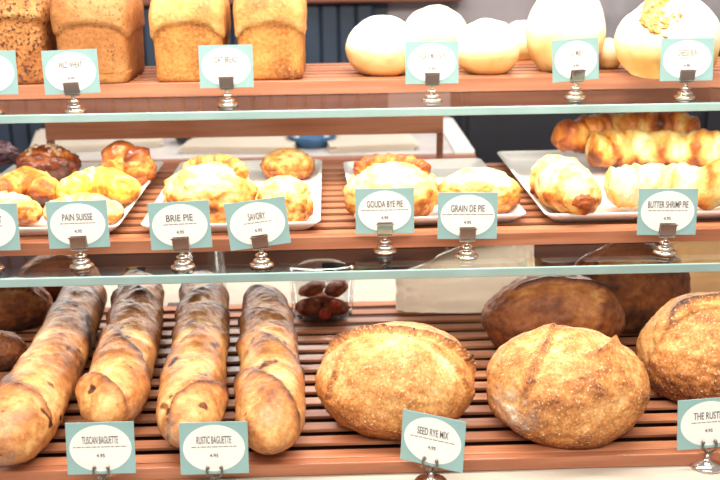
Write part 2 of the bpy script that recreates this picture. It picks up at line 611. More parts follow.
def slat_tray(yf, yb, zt, zb, label, pitch=0.0395, gap=0.018):
    t = thing('slatted_tray', label, 'tray', (0, 0, 0))
    bm = bmesh.new()
    y = yf + 0.016
    k = 0
    while y + pitch - gap < yb:
        add_box(bm, -HX + 0.02, HX - 0.02, y, y + pitch - gap, zt - 0.0050, zt, 0.001)
        y += pitch
    from_bm('slats', bm, M['slat'], t)
    box('base_board', -HX + 0.02, HX - 0.02, yf + 0.014, yb, zb, zb + 0.003, M['dark_wood'], t)
    for x in (-0.9, -0.3, 0.3, 0.9):
        box('bearer', x - 0.012, x + 0.012, yf + 0.015, yb - 0.005, zb + 0.0032, zt - 0.0052, M['dark_wood'], t)
    box('front_rail', -HX + 0.02, HX - 0.02, yf, yf + 0.0135, zb, zt + 0.0005, M['rail_wood'], t, 0.0015)
    return t


slat_tray(Y1, YB1, Z1, Z1G + 0.0005, 'upper slatted wooden tray under the tin loaves and buns')
slat_tray(Y2, YB2, Z2, Z2G + 0.0005, 'middle slatted wooden tray under the white plates of pastries')
slat_tray(Y3, YB3, Z3, Z3G - 0.007, 'lowest slatted wooden tray under the baguettes and round loaves')

# wooden frame at the back, between the upper and middle shelf
fr = thing('back_frame', 'reddish wooden rail with an end post at the back of the case', 'rail', (0, 0, 0))
pa, pb = PYY(45, 117, 1.975), PYY(443, 117, 1.975)
pc = PYY(300, 135, 1.975)
box('rail', pa.x, pb.x, 1.965, 1.985, pc.z, 1.207, M['rail_wood'], fr, 0.002)
for x in (pa.x + 0.006, pb.x - 0.006):
    box('post', x - 0.006, x + 0.006, 1.966, 1.984, Z2G + 0.0005, pc.z - 0.0005, M['counter_wood'], fr, 0.001)
box('foot_rail', pa.x, pb.x, 1.966, 1.984, Z2G - 0.012, Z2G, M['rail_wood'], fr, 0.001)
for (x, y, s) in ((-HX - 0.016, 1.94, 'back left upright of the case'), (HX + 0.016, 1.94, 'back right upright of the case')):
    upright(x, y, 'dark metal ' + s)

# ------------------------------------------------------------------ breads: top shelf


def pan_loaf(px, base_y, wpx, length, H, mat, label, seed, arch, pale=0.0, lower=0.55, upper=0.2, yaw=0.0):
    p = PZ(px, base_y, Z1)
    d = depth_of(p)
    a0 = wpx / 2 / FPX * d * 0.93
    n, m = 70, 120
    vs, pat, fl = [], [], []
    for i in range(n + 1):
        u = i / n
        # height profile: straight wall, then a rounded crown
        if u < 0.62:
            z = H * 0.66 * (u / 0.62)
            s = 1.0 - 0.05 * (1 - u / 0.62)
        else:
            ph = (u - 0.62) / 0.38 * math.pi / 2
            z = H * (0.66 + 0.34 * math.sin(ph))
            s = math.cos(ph) ** 0.55 if ph < math.pi / 2 - 1e-4 else 0.0
        if i < 4:
            s *= (0.0, 0.93, 0.975, 0.995)[i]
            z = (0.0, 0.0, 0.002, 0.005)[i]
        for k in range(m):
            th = 2 * math.pi * k / m
            c, sn = math.cos(th), math.sin(th)
            e = 0.24 if u < 0.62 else 0.24 + 0.5 * ((u - 0.62) / 0.38)
            x = a0 * s * math.copysign(abs(c) ** e, c)
            y = length / 2 * s * math.copysign(abs(sn) ** e, sn)
            xn = x / a0
            za = H * (arch[0] + arch[1] * max(0, 1 - xn * xn) ** 0.7) + 0.007 * nz((x, y, z), 40, seed)
            over = smooth01(za - 0.004, za + 0.006, z)
            q = (x, y, z)
            f1 = fbm(q, 14, seed, 4)
            f2 = fbm(q, 60, seed + 3, 3)
            k2 = 1 + (0.052 * over * (1 - 0.6 * smooth01(0.8, 1.0, u)) + 0.03 * f1 + 0.012 * f2)
            lift = 0.006 * f1 * (1 if u > 0.1 else 0)
            vs.append((x * k2, y * (1 + 0.05 * over + 0.02 * f1), max(0.0, z + lift)))
            edge = math.exp(-((z - za) / 0.010) ** 2)
            low = math.exp(-z / 0.02)
            b = lower + 0.18 * f1 + 0.2 * low if over < 0.5 else upper + 0.25 * f1 + 0.1 * f2
            b += 0.12 * edge * (1 if z < za else -1)
            pat.append(min(1, max(0, b)))
            fl.append(pale * over * (0.6 + 0.4 * f2))
    fs = []
    for i in range(n):
        for k in range(m):
            k2 = (k + 1) % m
            fs.append((i * m + k, i * m + k2, (i + 1) * m + k2, (i + 1) * m + k))
    o = mesh('tin_loaf', vs, fs, mat, None, (p.x, p.y + length / 2, Z1), (0, 0, yaw), True, {'pat': pat, 'flour': fl})
    return tag(o, label, 'bread', 'tin loaves on the top shelf')


pan_loaf(11, 86, 74, 0.19, 0.165, M['tin_seed'], 'seed-covered brown tin loaf at the left end of the top shelf', 1, (0.6, 0.08), 0, 0.5, 0.45, 0.05)
pan_loaf(93, 85, 78, 0.19, 0.172, M['tin_brown'], 'smooth reddish-brown tin loaf beside the seeded loaf', 2, (0.44, 0.16), 0, 0.55, 0.55, 0.0)
pan_loaf(188, 83, 77, 0.19, 0.165, M['tin'], 'pale-topped golden tin loaf behind the left side of its sign', 3, (0.40, 0.20), 0.10, 0.68, 0.52, 0.02)
pan_loaf(271, 81, 73, 0.19, 0.168, M['tin'], 'pale-topped golden tin loaf next to the gap in the row', 5, (0.40, 0.18), 0.08, 0.68, 0.54, 0.0)


def bun(px, py, wpx, hk, label, seed, base=None, yaw=0.0, lobes=0.0, name='white_bun', mat='bun', top=0.02, side=0.64, z0=Z1, dk=1.0, lev=5):
    """px,py = picture centre of the bun."""
    zc_ = z0 + 0.05
    p = PZ(px, py, zc_)
    a = wpx / 2 / FPX * depth_of(p)
    c = a * hk
    p = PZ(px, py, z0 + 0.8 * c)

    def fn(d):
        f = fbm(d, 1.3, seed, 3)
        r = 1 + 0.05 * f + lobes * math.sin(3 * math.atan2(d.y, d.x) + seed) * (1 - abs(d.z))
        z = d.z * c * r
        z = max(z, -0.8 * c) + 0.8 * c
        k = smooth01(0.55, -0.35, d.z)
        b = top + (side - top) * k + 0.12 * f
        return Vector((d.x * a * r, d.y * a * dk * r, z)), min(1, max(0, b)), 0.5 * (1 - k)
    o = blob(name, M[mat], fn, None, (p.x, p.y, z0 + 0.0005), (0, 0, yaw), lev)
    return tag(o, label, 'bread', 'white buns on the top shelf')


bun(383, 48, 76, 0.86, 'round white bun at the left end of the bun row, beside the gap', 11)
bun(435, 37, 66, 0.96, 'round white bun standing behind the square sign', 12)
bun(487, 49, 68, 0.90, 'round white bun in front, between two signs', 13)
bun(522, 42, 48, 0.95, 'small white bun tucked behind its neighbours, left of the tall bun', 14)
bun(566, 32, 72, 1.20, 'tall white bun behind a sign, reaching the top of the picture', 15, top=0.0, side=0.65, dk=0.85)
bun(609, 55, 32, 1.15, 'small golden bun tucked in between the tall bun and the cheese loaf', 17, top=0.3)

# big round loaf with toasted cheese
p = PZ(668, 45, Z1 + 0.06)
ra = 54 / FPX * depth_of(p)


def fn(d):
    f = fbm(d, 1.5, 21, 3)
    r = 1 + 0.05 * f - 0.10 * smooth01(0.3, 0.8, -d.x) * smooth01(0.2, 0.9, d.z)
    z = max(d.z * 0.078 * r, -0.055) + 0.055
    k = smooth01(0.5, -0.4, d.z)
    return Vector((d.x * ra * r, d.y * ra * r, z)), min(1, 0.05 + 0.7 * k + 0.15 * f), 0.4 * (1 - k)


p = PZ(668, 45, Z1 + 0.05)
cl = blob('cheese_topped_loaf', M['bun'], fn, None, (p.x, p.y, Z1 + 0.0005))
tag(cl, 'large round white loaf topped with toasted cheese, right end of the top shelf', 'bread')


def fn(d):
    f = fbm(d, 2.6, 33, 4)
    g = fbm(d, 9, 35, 3)
    r = 1 + 0.28 * f + 0.16 * g
    return Vector((d.x * 0.042 * r, d.y * 0.038 * r, d.z * 0.013 * (1 + 0.5 * f + 0.6 * g))), min(1, max(0, 0.42 + 0.5 * g + 0.3 * f)), 0


blob('cheese_topping', M['cheese'], fn, cl, (-0.020, -0.046, 0.100), (R(46), 0, 0), 5)

# ------------------------------------------------------------------ white plates and pastries


def plate(px0, px1, yf, yb, label, rot=0.0):
    """px0, px1 = left and right ends of the near edge in the picture"""
    a, b = PXY(px0, yf, Z2), PXY(px1, yf, Z2)
    wd = (b - a).length
    L = yb - min(a.y, b.y)
    hx, hy = wd / 2, L / 2
    t = thing('serving_plate', label, 'plate', ((a.x + b.x) / 2, (a.y + b.y) / 2 + hy, Z2 + 0.0005), rot, 'white serving plates')

    def ring(sx, sy, z, rr, n=8):
        out = []
        for (cx, cy, a0) in ((1, 1, 0), (-1, 1, 90), (-1, -1, 180), (1, -1, 270)):
            for k in range(n + 1):
                an = R(a0 + 90 * k / n)
                out.append((cx * (sx - rr) + rr * math.cos(an), cy * (sy - rr) + rr * math.sin(an), z))
        return out
    rings = [ring(hx - 0.026, hy - 0.026, 0.0, 0.01), ring(hx - 0.018, hy - 0.018, 0.0008, 0.012), ring(hx - 0.006, hy - 0.006, 0.011, 0.012),
             ring(hx, hy, 0.0165, 0.014), ring(hx - 0.0008, hy - 0.0008, 0.018, 0.014), ring(hx - 0.003, hy - 0.003, 0.0182, 0.013),
             ring(hx - 0.009, hy - 0.009, 0.013, 0.012), ring(hx - 0.021, hy - 0.021, 0.0045, 0.012), ring(hx - 0.028, hy - 0.028, 0.004, 0.01)]
    m = len(rings[0])
    vs = [v for r_ in rings for v in r_]
    fs = []
    for i in range(len(rings) - 1):
        for k in range(m):
            k2 = (k + 1) % m
            fs.append((i * m + k, i * m + k2, (i + 1) * m + k2, (i + 1) * m + k))
    fs.append(tuple(reversed(range(m))))
    fs.append(tuple(range((len(rings) - 1) * m, len(rings) * m)))
    mesh('dish_body', vs, fs, M['porcelain'], t)
    box('foot', -hx * 0.7, hx * 0.7, -hy * 0.7, hy * 0.7, -0.0004, 0.0003, M['porcelain'], t)
    return t


plate(-75, 119, 1.425, 1.87, 'white plate of glazed and cheesy pastries at the left end')
plate(140, 321, 1.425, 1.86, 'white plate holding the turnover and the scone')
plate(351, 524, 1.44, 1.84, 'white plate under the two pies, in the middle', R(2))
plate(545, 800, 1.44, 1.90, 'wide white plate under the long twisted pastries')
ZP = Z2 + 0.005      # where a pastry rests on a plate


def pastry(name, px, py, wpx, hpx, dk, label, mat, seed, rotz=0.0, bumps=0.12, bs=3.0, z0=ZP, rim=0.0, pale=0.1, tiltx=0.0, cat='pastry', lev=5, coils=0, flat=0.75, dark=0.6):
    """px,py picture centre; wpx,hpx picture size; dk depth/width ratio"""
    p = PZ(px, py, z0 + 0.025)
    d_ = depth_of(p)
    a = wpx / 2 / FPX * d_
    el = R(17 + (py - 240) / FPX * 57.3)
    b = a * dk
    hh = hpx / 2 / FPX * d_
    c = math.sqrt(max(hh * hh - (b * math.sin(el)) ** 2, (0.3 * hh) ** 2)) / math.cos(el) * 1.08

    def fn(d):
        f = fbm(d, bs, seed, 4)
        g = fbm(d, bs * 3.2, seed + 5, 3)
        cz = 0
        if coils:
            ph = coils * (d.x + 0.35 * d.y) * math.pi + 0.6 * f
            cz = abs(math.sin(ph)) ** 0.6 - 0.6
        ly = 1 - 2 * abs(math.sin(d.z * 7 + 2.5 * f + 1.2 * d.x)) ** 0.7
        r = 1 + bumps * f + 0.3 * bumps * g + 0.13 * cz + 0.028 * ly * smooth01(0.97, 0.6, d.z)
        z = max(d.z * c * r, -flat * c) + flat * c
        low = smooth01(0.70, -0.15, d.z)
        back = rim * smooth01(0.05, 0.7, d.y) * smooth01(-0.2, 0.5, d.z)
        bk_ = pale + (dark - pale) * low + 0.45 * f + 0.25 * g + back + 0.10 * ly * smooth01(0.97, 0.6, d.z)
        if coils:
            bk_ += 0.35 * (0.2 - cz)
        return Vector((d.x * a * r, d.y * b * r, z)), min(1, max(0, bk_)), 0.0
    p = PZ(px, py, z0 + flat * c)
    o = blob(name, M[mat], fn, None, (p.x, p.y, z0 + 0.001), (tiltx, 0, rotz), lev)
    return tag(o, label, cat)


def croissant(name, pts, r0, label, mat, seed, pale, dark=0.6, segs=3.0, squash=0.85):
    """rolled dough: wraps step down from the fat middle towards both ends"""
    sp = [PZ(x, y, ZP + r0 * 0.90) for x, y in pts]

    def f_(t, th, c):
        end = min(t, 1 - t)
        k = math.sqrt(max(0.0, 1 - (1 - min(1, end / 0.10)) ** 2))
        prof = 0.62 + 0.38 * math.sin(math.pi * t)
        up = math.sin(th)
        q = (c.x + r0 * k * math.cos(th), c.y, c.z + r0 * k * up)
        f = fbm(q, 22, seed, 4)
        g = fbm(q, 70, seed + 3, 3)
        x = (abs(t - 0.5) * 2) * segs + 0.10 * math.cos(th) + 0.25 * f
        s_ = x - math.floor(x)
        step = (1 - s_) * smooth01(0.0, 0.08, s_)
        r = r0 * k * prof * (0.90 + 0.16 * step + 0.13 * f + 0.06 * g)
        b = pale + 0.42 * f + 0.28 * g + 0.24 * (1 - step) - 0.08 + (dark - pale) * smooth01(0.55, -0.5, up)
        return max(r, 1e-4), min(1, max(0, b)), 0.0, squash
    return tag(tube(name, M[mat], sp, f_, None, n=150, m=56), label, 'pastry')


# left plate
pastry('berry_danish', 0, 155, 38, 24, 0.8, 'dark purple berry pastry at the back left corner', 'berry', 41, bumps=0.18, pale=0.3)
g1 = pastry('nut_slice', 48, 166, 64, 38, 0.5, 'dark glazed slice strewn with chopped nuts', 'glazed', 42, bumps=0.08, pale=0.45, dark=0.8)
g1_top = tops(g1)
bm_pts, bm_f = [], []
ds, fs_ = ico(2)
for k in range(26):
    cx, cy = random.uniform(-0.034, 0.034), random.uniform(-0.018, 0.010)
    s_ = random.uniform(0.0030, 0.0055)
    o0 = len(bm_pts)
    hz = g1_top(cx, cy)
    for d in ds:
        q = 1 + 0.3 * nz(d, 2.0, k)
        bm_pts.append((cx + d.x * s_ * q, cy + d.y * s_ * q, hz + d.z * s_ * q * 0.8))
    bm_f += [tuple(i + o0 for i in f) for f in fs_]
nt_ = mesh('nut_topping', bm_pts, bm_f, M['nut'], g1, attrs={'pat': [random.random() * 0.6 for _ in bm_pts], 'flour': [0] * len(bm_pts)})
nt_['kind'] = 'stuff'
gr = pastry('glazed_roll', 128, 170, 58, 40, 0.6, 'shiny brown glazed roll at the back right of the left plate', 'pastry_orange', 43, R(-12), bumps=0.08, pale=0.35, dark=0.7)
croissant('cheese_croissant', [(60, 196), (98, 186), (136, 193)], 0.032, 'yellow herb-cheese croissant in front of the shiny brown roll', 'pastry_herb', 44, 0.22)
croissant('ham_croissant', [(-4, 196), (26, 186), (56, 194)], 0.031, 'orange-baked croissant in front of the nut slice', 'pastry_orange', 45, 0.35, 0.7)
croissant('pale_croissant', [(44, 216), (82, 209), (122, 214)], 0.025, 'pale yellow croissant at the front of the left plate, behind a sign', 'pastry', 46, 0.15)
croissant('pale_croissant', [(-24, 216), (8, 208), (37, 216)], 0.026, 'cut-off yellow croissant at the front left corner of the left plate', 'pastry', 47, 0.25)


def arch_part(name, par, mat, pts, r0, seed, pale, sq=0.8, lob=9, lift=0.15):
    """a browned ridge lying on its pastry (points in the pastry's own space)"""
    def f_(t, th, c):
        end = min(t, 1 - t)
        k = math.sqrt(max(0.0, 1 - (1 - min(1, end / 0.15)) ** 2))
        f = fbm((c.x + 0.01 * math.cos(th), c.y, c.z + 0.01 * math.sin(th)), 45, seed, 4)
        r = r0 * k * (1 + 0.30 * f + 0.10 * math.sin(lob * 2 * math.pi * t))
        return max(r, 1e-4), min(1, max(0, pale + 0.4 * f)), 0.0, sq
    top = tops(par)
    pts = [(x, y, top(x, y) + r0 * lift) for x, y in pts]
    return tube(name, M[mat], pts, f_, par, n=90, m=28)


arch_part('glaze', gr, 'glazed', [(-0.040, 0.004), (-0.014, 0.000), (0.010, -0.002), (0.036, -0.004)], 0.023, 48, 0.35, 0.8, 1, -0.62)
# second plate
tv = pastry('turnover', 210, 197, 92, 60, 0.60, 'large pale turnover with a browned back rim', 'pastry', 51, bumps=0.08, bs=2.0, rim=0.35, pale=0.10, dark=0.62)
pastry('scone', 288, 166, 54, 32, 0.72, 'small cracked orange scone at the back of its plate', 'pastry_orange', 52, bumps=0.08, bs=3.0, pale=0.16, dark=0.6)
pastry('round_bun', 284, 204, 58, 50, 0.62, 'round flaky bun in front of the scone', 'pastry', 53, bumps=0.07, bs=2.2, pale=0.16, dark=0.62)
# third plate
pk = pastry('crusted_pie', 392, 195, 94, 58, 0.6, 'oval pie with a brown crusted rim at the back', 'pastry', 61, bumps=0.08, bs=2.0, rim=0.35, pale=0.08, dark=0.62)
pastry('plain_pie', 478, 194, 84, 48, 0.6, 'pale pie with a golden side, right half of the middle plate', 'pastry', 62, bumps=0.07, bs=2.0, rim=0.1, pale=0.12, dark=0.70)
arch_part('crust_rim', tv, 'pastry_orange', [(-0.040, 0.006), (-0.014, 0.014), (0.018, 0.014), (0.044, 0.002), (0.056, -0.012)], 0.012, 55, 0.40)
arch_part('crust_rim', pk, 'pastry_orange', [(-0.056, -0.004), (-0.036, 0.010), (0.0, 0.016), (0.036, 0.010), (0.056, -0.006)], 0.012, 65, 0.62)


def twist(name, pts, r0, label, mat, seed, lobes, hel, pale, dark, parent=None):
    def f_(t, th, c):
        end = min(t, 1 - t)
        k = math.sqrt(max(0.0, 1 - (1 - min(1, end / 0.07)) ** 2))
        ph = 2 * math.pi * lobes * t + hel * th
        lb = abs(math.sin(ph / 2 + 0.3 * math.sin(th))) ** 0.7
        q = (c.x + 0.02 * math.cos(th), c.y, c.z + 0.02 * math.sin(th))
        f = fbm(q, 30, seed, 4)
        r = r0 * k * (0.90 + 0.15 * lb + 0.30 * f)
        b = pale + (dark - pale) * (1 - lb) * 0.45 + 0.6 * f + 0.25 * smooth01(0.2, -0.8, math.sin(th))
        return max(r, 1e-4), min(1, max(0, b)), 0.0, 0.8
    o = tube(name, M[mat], pts, f_, parent, n=180, m=48)
    return tag(o, label, 'pastry')


def line(pts, z):
    return [PZ(x, y, z) for x, y in pts]


twist('twisted_pastry', [PZ(558, 142, Z2 + 0.060), PZ(606, 131, Z2 + 0.066), PZ(655, 128, Z2 + 0.064), PZ(700, 131, Z2 + 0.060)], 0.033,
      'brown twisted pastry stick farthest back on the wide plate', 'pastry_orange', 71, 5, 1, 0.58, 0.9)
twist('twisted_pastry', [PZ(588, 153, Z2 + 0.045), PZ(630, 149, Z2 + 0.048), PZ(690, 150, Z2 + 0.048), PZ(745, 152, Z2 + 0.045)], 0.033,
      'golden braided pastry stick lying second from the back', 'pastry', 72, 6, 1, 0.30, 0.85)
twist('twisted_pastry', [PZ(609, 189, Z2 + 0.046), PZ(655, 186, Z2 + 0.046), PZ(705, 188, Z2 + 0.046), PZ(770, 190, Z2 + 0.046)], 0.035,
      'pale twisted pastry stick at the front, behind the sign', 'pastry', 73, 4, 1, 0.05, 0.5)
cr = croissant('filled_croissant', [(546, 174), (564, 187), (588, 199)], 0.044, 'pale stuffed croissant at the front left corner of the wide plate', 'pastry', 74, 0.12, 0.6, 2.5)


def fn(d):
    f = fbm(d, 3.0, 75, 3)
    r = 1 + 0.15 * f
    return Vector((d.x * 0.017 * r, d.y * 0.012 * r, d.z * 0.013 * r)), 0.5 + 0.5 * f, 0


cp_ = PZ(583, 201, ZP + 0.036)
dv = (cp_ - EYE).normalized()
ft = BVHTree.FromPolygons([v.co for v in cr.data.vertices], [q.vertices for q in cr.data.polygons]).ray_cast(EYE, dv)[0] or cp_
blob('filling', M['filling'], fn, cr, ft + dv * 0.006, (R(60), 0, R(10)), 4)

# ------------------------------------------------------------------ baguettes


def baguette(pts, r0, label, seed, segs, hel=0.30, dark=0.0, lipk=0.2, nose=0.62, tail=0.8):
    sp = [PZ(x, y, Z3 + r0 * 0.93) for x, y in pts]

    def f_(t, th, c):
        end = min(t, 1 - t)
        k = max(0.0, 1 - (1 - min(1, end / 0.13)) ** 2.0) ** 0.55 * (nose + (1 - nose) * smooth01(0.0, 0.24, t)) * (1 - (1 - tail) * t)
        up = math.sin(th)
        q = (c.x + r0 * k * math.cos(th), c.y, c.z + r0 * k * up)
        f = fbm(q, 16, seed, 4)
        g = fbm(q, 70, seed + 2, 3)
        # slashes run obliquely across the top; each opens to a lip
        ph = segs * t + hel * math.cos(th) + 0.12 * f
        s = ph - math.floor(ph)
        ph += 0.25 * math.sin(9 * t + seed)
        s = ph - math.floor(ph)
        top = smooth01(-0.35, 0.35, up) * smooth01(0.02, 0.12, end)
        lip = s ** 1.6 * (1 - smooth01(0.94, 1.0, s))
        r = r0 * k * (0.965 + top * (lipk * lip - 0.3 * lipk) + 0.06 * f + 0.03 * g)
        crease = math.exp(-s / 0.06) * top
        lipd = smooth01(0.80, 0.97, s) * top
        b = 0.40 + 0.20 * f + 0.12 * g - 0.20 * top * smooth01(0.75, 0.2, s) + 0.45 * crease + 0.42 * lipd + dark * t  # the dark share paints the upper tray's shade into the crust, growing rearwards
        hole = fbm(q, 45, seed + 9, 2)
        if hole > 0.60:
            b += 0.6 * smooth01(0.60, 0.68, hole)
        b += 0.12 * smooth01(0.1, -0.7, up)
        return max(r, 1e-4), min(1, max(0, b)), 0.35 * (1 - top) * max(0, f), 0.93
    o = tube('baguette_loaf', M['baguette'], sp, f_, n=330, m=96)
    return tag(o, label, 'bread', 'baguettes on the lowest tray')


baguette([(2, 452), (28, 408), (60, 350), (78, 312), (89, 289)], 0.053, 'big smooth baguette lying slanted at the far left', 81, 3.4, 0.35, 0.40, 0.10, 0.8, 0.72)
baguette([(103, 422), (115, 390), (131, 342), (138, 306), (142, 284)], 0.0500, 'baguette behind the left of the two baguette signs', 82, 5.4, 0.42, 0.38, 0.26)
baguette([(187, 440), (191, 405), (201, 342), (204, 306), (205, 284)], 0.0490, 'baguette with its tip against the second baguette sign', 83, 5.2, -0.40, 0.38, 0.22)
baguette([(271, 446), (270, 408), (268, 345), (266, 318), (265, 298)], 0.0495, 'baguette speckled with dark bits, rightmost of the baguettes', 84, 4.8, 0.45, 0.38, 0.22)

# ------------------------------------------------------------------ round loaves on the lowest tray


def boule(name, px, py, wpx, hpx, dk, label, mat, seed, cuts, flourf=None, rotz=0.0, base=0.36, var=0.3, z0=Z3, grad=0.22, group='round loaves on the lowest tray'):
    p = PZ(px, py, z0 + 0.06)
    d_ = depth_of(p)
    el = R(17) + math.atan((py - 240) / FPX)
    a = wpx / 2 / FPX * d_
    b = a * dk
    hh = hpx / 2 / FPX * d_
    c = math.sqrt(max(hh * hh - (b * math.sin(el)) ** 2, (0.35 * hh) ** 2)) / math.cos(el)
    ex, eu, ec = Vector((1, 0, 0)), Vector((0, math.sin(el), math.cos(el))), Vector((0, -math.cos(el), math.sin(el)))

    def D(q):
        u, v = (q[0] - px) / (wpx / 2), (py - q[1]) / (hpx / 2)
        l = math.hypot(u, v)
        if l > 0.985:
            u, v = u / l * 0.985, v / l * 0.985
        return (ex * u + eu * v + ec * math.sqrt(1 - u * u - v * v)).normalized()
    planes = []
    for cu in cuts:
        A, B, C = (D(q) for q in cu['pts'])
        n_ = (B - A).cross(C - A).normalized()
        if n_.dot(ec) > 0 and cu.get('flip', 0) == 0:
            n_ = -n_
        elif cu.get('flip', 0) and n_.dot(ec) < 0:
            n_ = -n_
        mid = (A + B + C).normalized()
        reach = max((A - mid).length, (C - mid).length)
        planes.append((n_, n_.dot(A), mid, reach, cu))

    def fn(d):
        f = fbm(d, 1.7, seed, 4)
        g = fbm(d, 7.0, seed + 2, 4)
        r = 1 + 0.05 * f + 0.016 * g
        b_ = base + var * f * 0.6 + var * 0.55 * g + grad * smooth01(0.2, -0.6, d.z)
        fl = 0.0
        for (n_, o_, mid, reach, cu) in planes:
            s = n_.dot(d) - o_ + 0.03 * g
            along = smooth01(reach * 1.15, reach * 0.75, (d - mid).length)
            if along <= 0:
                continue
            ear, gap, wd = cu.get('ear', 0.08), cu.get('gap', 0.05), cu.get('w', 0.16)
            if s > 0:
                e = math.exp(-s / wd)
                r += ear * e * along
                b_ += along * cu.get('dark', 0.5) * math.exp(-s / (wd * 0.45))
            else:
                e = math.exp(s / (wd * 0.9))
                r -= gap * e * along
                b_ -= along * cu.get('pale', 0.25) * math.exp(s / (wd * 1.4)) * (1 - math.exp(s / 0.015))
                b_ += along * 0.25 * math.exp(s / 0.012)
        if flourf:
            fl = max(0, min(1, flourf(d, f, g, D)))
        z = max(d.z * c * r, -0.72 * c) + 0.72 * c
        return Vector((d.x * a * r, d.y * b * r, z)), min(1, max(0, b_)), fl
    pp = PZ(px, py, z0 + 0.72 * c)
    o = blob(name, M[mat], fn, None, (pp.x, pp.y, z0 + 0.0005), (0, 0, rotz), 6)
    return tag(o, label, 'bread', group)


boule('country_loaf', 396, 381, 158, 119, 0.92, 'round golden loaf behind the tilted sign, centre of the lowest tray', 'boule', 91,
      [{'pts': [(332, 336), (392, 329), (472, 372)], 'ear': 0.13, 'gap': 0.05, 'w': 0.09, 'dark': 0.6, 'pale': 0.2},
       {'pts': [(352, 340), (336, 366), (330, 400)], 'ear': 0.05, 'gap': 0.03, 'w': 0.08, 'dark': 0.3, 'pale': 0.2},
       {'pts': [(405, 332), (440, 352), (462, 392)], 'ear': 0.03, 'gap': 0.02, 'w': 0.10, 'dark': 0.2, 'pale': 0.3}], base=0.40)
boule('country_loaf', 566, 386, 162, 123, 0.92, 'large golden speckled loaf in front, floury along its lower left edge', 'boule', 92,
      [{'pts': [(556, 322), (536, 348), (514, 392)], 'ear': 0.09, 'gap': 0.05, 'w': 0.09, 'dark': 0.35, 'pale': 0.15},
       {'pts': [(578, 350), (594, 345), (612, 337)], 'ear': 0.13, 'gap': 0.07, 'w': 0.10, 'dark': 0.4, 'pale': 0.25}],
      flourf=lambda d, f, g, D: 1.2 * math.exp(-(((d - D((500, 404))).length / 0.26) ** 2)) * (0.6 + g * 1.2), base=0.46, var=0.38)
boule('country_loaf', 712, 352, 146, 118, 0.95, 'dark-topped loaf cut off by the right edge of the picture', 'boule', 93,
      [{'pts': [(664, 318), (700, 298), (740, 302)], 'ear': 0.10, 'gap': 0.04, 'w': 0.14, 'dark': 0.7, 'pale': 0.1}], base=0.48, var=0.36)
boule('country_loaf', 554, 319, 142, 94, 0.62, 'dark brown loaf lying behind the speckled loaf', 'dark_boule', 94,
      [{'pts': [(512, 290), (556, 282), (606, 296)], 'ear': 0.10, 'gap': 0.05, 'w': 0.15, 'dark': 0.6, 'pale': 0.25},
       {'pts': [(596, 292), (590, 322), (584, 350)], 'ear': 0.05, 'gap': 0.05, 'w': 0.14, 'dark': 0.1, 'pale': 0.4}], base=0.52)
boule('country_loaf', 629, 292, 124, 100, 0.42, 'tall dark loaf at the back of the lowest tray, touching the shelf glass', 'dark_boule', 95,
      [{'pts': [(568, 285), (590, 258), (640, 246)], 'ear': 0.04, 'gap': 0.02, 'w': 0.2, 'dark': 0.2, 'pale': 0.2}], base=0.58)
boule('country_loaf', 14, 306, 78, 58, 0.7, 'oval dark loaf at the back left, left of the slanted baguette', 'dark_boule', 96,
      [{'pts': [(-10, 300), (14, 290), (44, 298)], 'ear': 0.06, 'gap': 0.03, 'w': 0.2, 'dark': 0.3, 'pale': 0.3}], base=0.55)
boule('country_loaf', 2, 352, 52, 44, 0.8, 'small dark loaf under the oval one at the left edge', 'dark_boule', 97, [], base=0.6)
boule('country_loaf', 60, 280, 84, 56, 0.40, 'round dark loaf farthest back, behind the slanted baguette', 'dark_boule', 98,
      [{'pts': [(34, 272), (70, 262), (104, 272)], 'ear': 0.03, 'gap': 0.03, 'w': 0.2, 'dark': 0.2, 'pale': 0.2}], base=0.68)

# ------------------------------------------------------------------ things at the back of the lowest tray


def paper_bag(px0, px1, ytop, ybot, yb, dep, mat, label, seed, taper=0.0):
    a, b = PYY(px0, ybot, yb), PYY(px1, ybot, yb)
    hx = (b.x - a.x) / 2
    H = (PYY(px0, ytop, yb).z) - Z3
    nx, ny = 40, 30
    vs, fs = [], []
    m = 2 * (nx + 12)
    for j in range(ny + 1):
        v = j / ny
        for k in range(m):
            t = k / m * 4
            th = 2 * math.pi * k / m
            c, s = math.cos(th), math.sin(th)
            e = 0.35
            x = hx * math.copysign(abs(c) ** e, c)
            y = dep / 2 * math.copysign(abs(s) ** e, s) * (1 - 0.75 * v ** 1.5)
            z = H * v
            if taper:
                z *= 1 - taper * smooth01(0.1, -1.0, x / hx) * v
            q = (x, y, z)
            f = fbm(q, 18, seed, 4)
            g = abs(fbm(q, 34, seed + 4, 3))
            vs.append((x + 0.004 * f, y + 0.009 * f - 0.008 * g * (-1 if s < 0 else 1), max(0, z + 0.004 * f * v)))
    for j in range(ny):
        for k in range(m):
            k2 = (k + 1) % m
            fs.append((j * m + k, j * m + k2, (j + 1) * m + k2, (j + 1) * m + k))
    fs.append(tuple(reversed(range(m))))
    fs.append(tuple(range(ny * m, ny * m + m)))
    o = mesh('paper_bag', vs, fs, mat, None, ((a.x + b.x) / 2, yb, Z3 + 0.001))
    return tag(o, label, 'bag')


paper_bag(396, 532, 246, 296, 1.70, 0.06, M['paper'], 'white paper bag lying at the back, between tub and dark loaves', 101, 0.45)
paper_bag(664, 760, 240, 300, 1.72, 0.06, M['cream_paper'], 'creased cream paper bag at the back right corner', 102, 0.0)


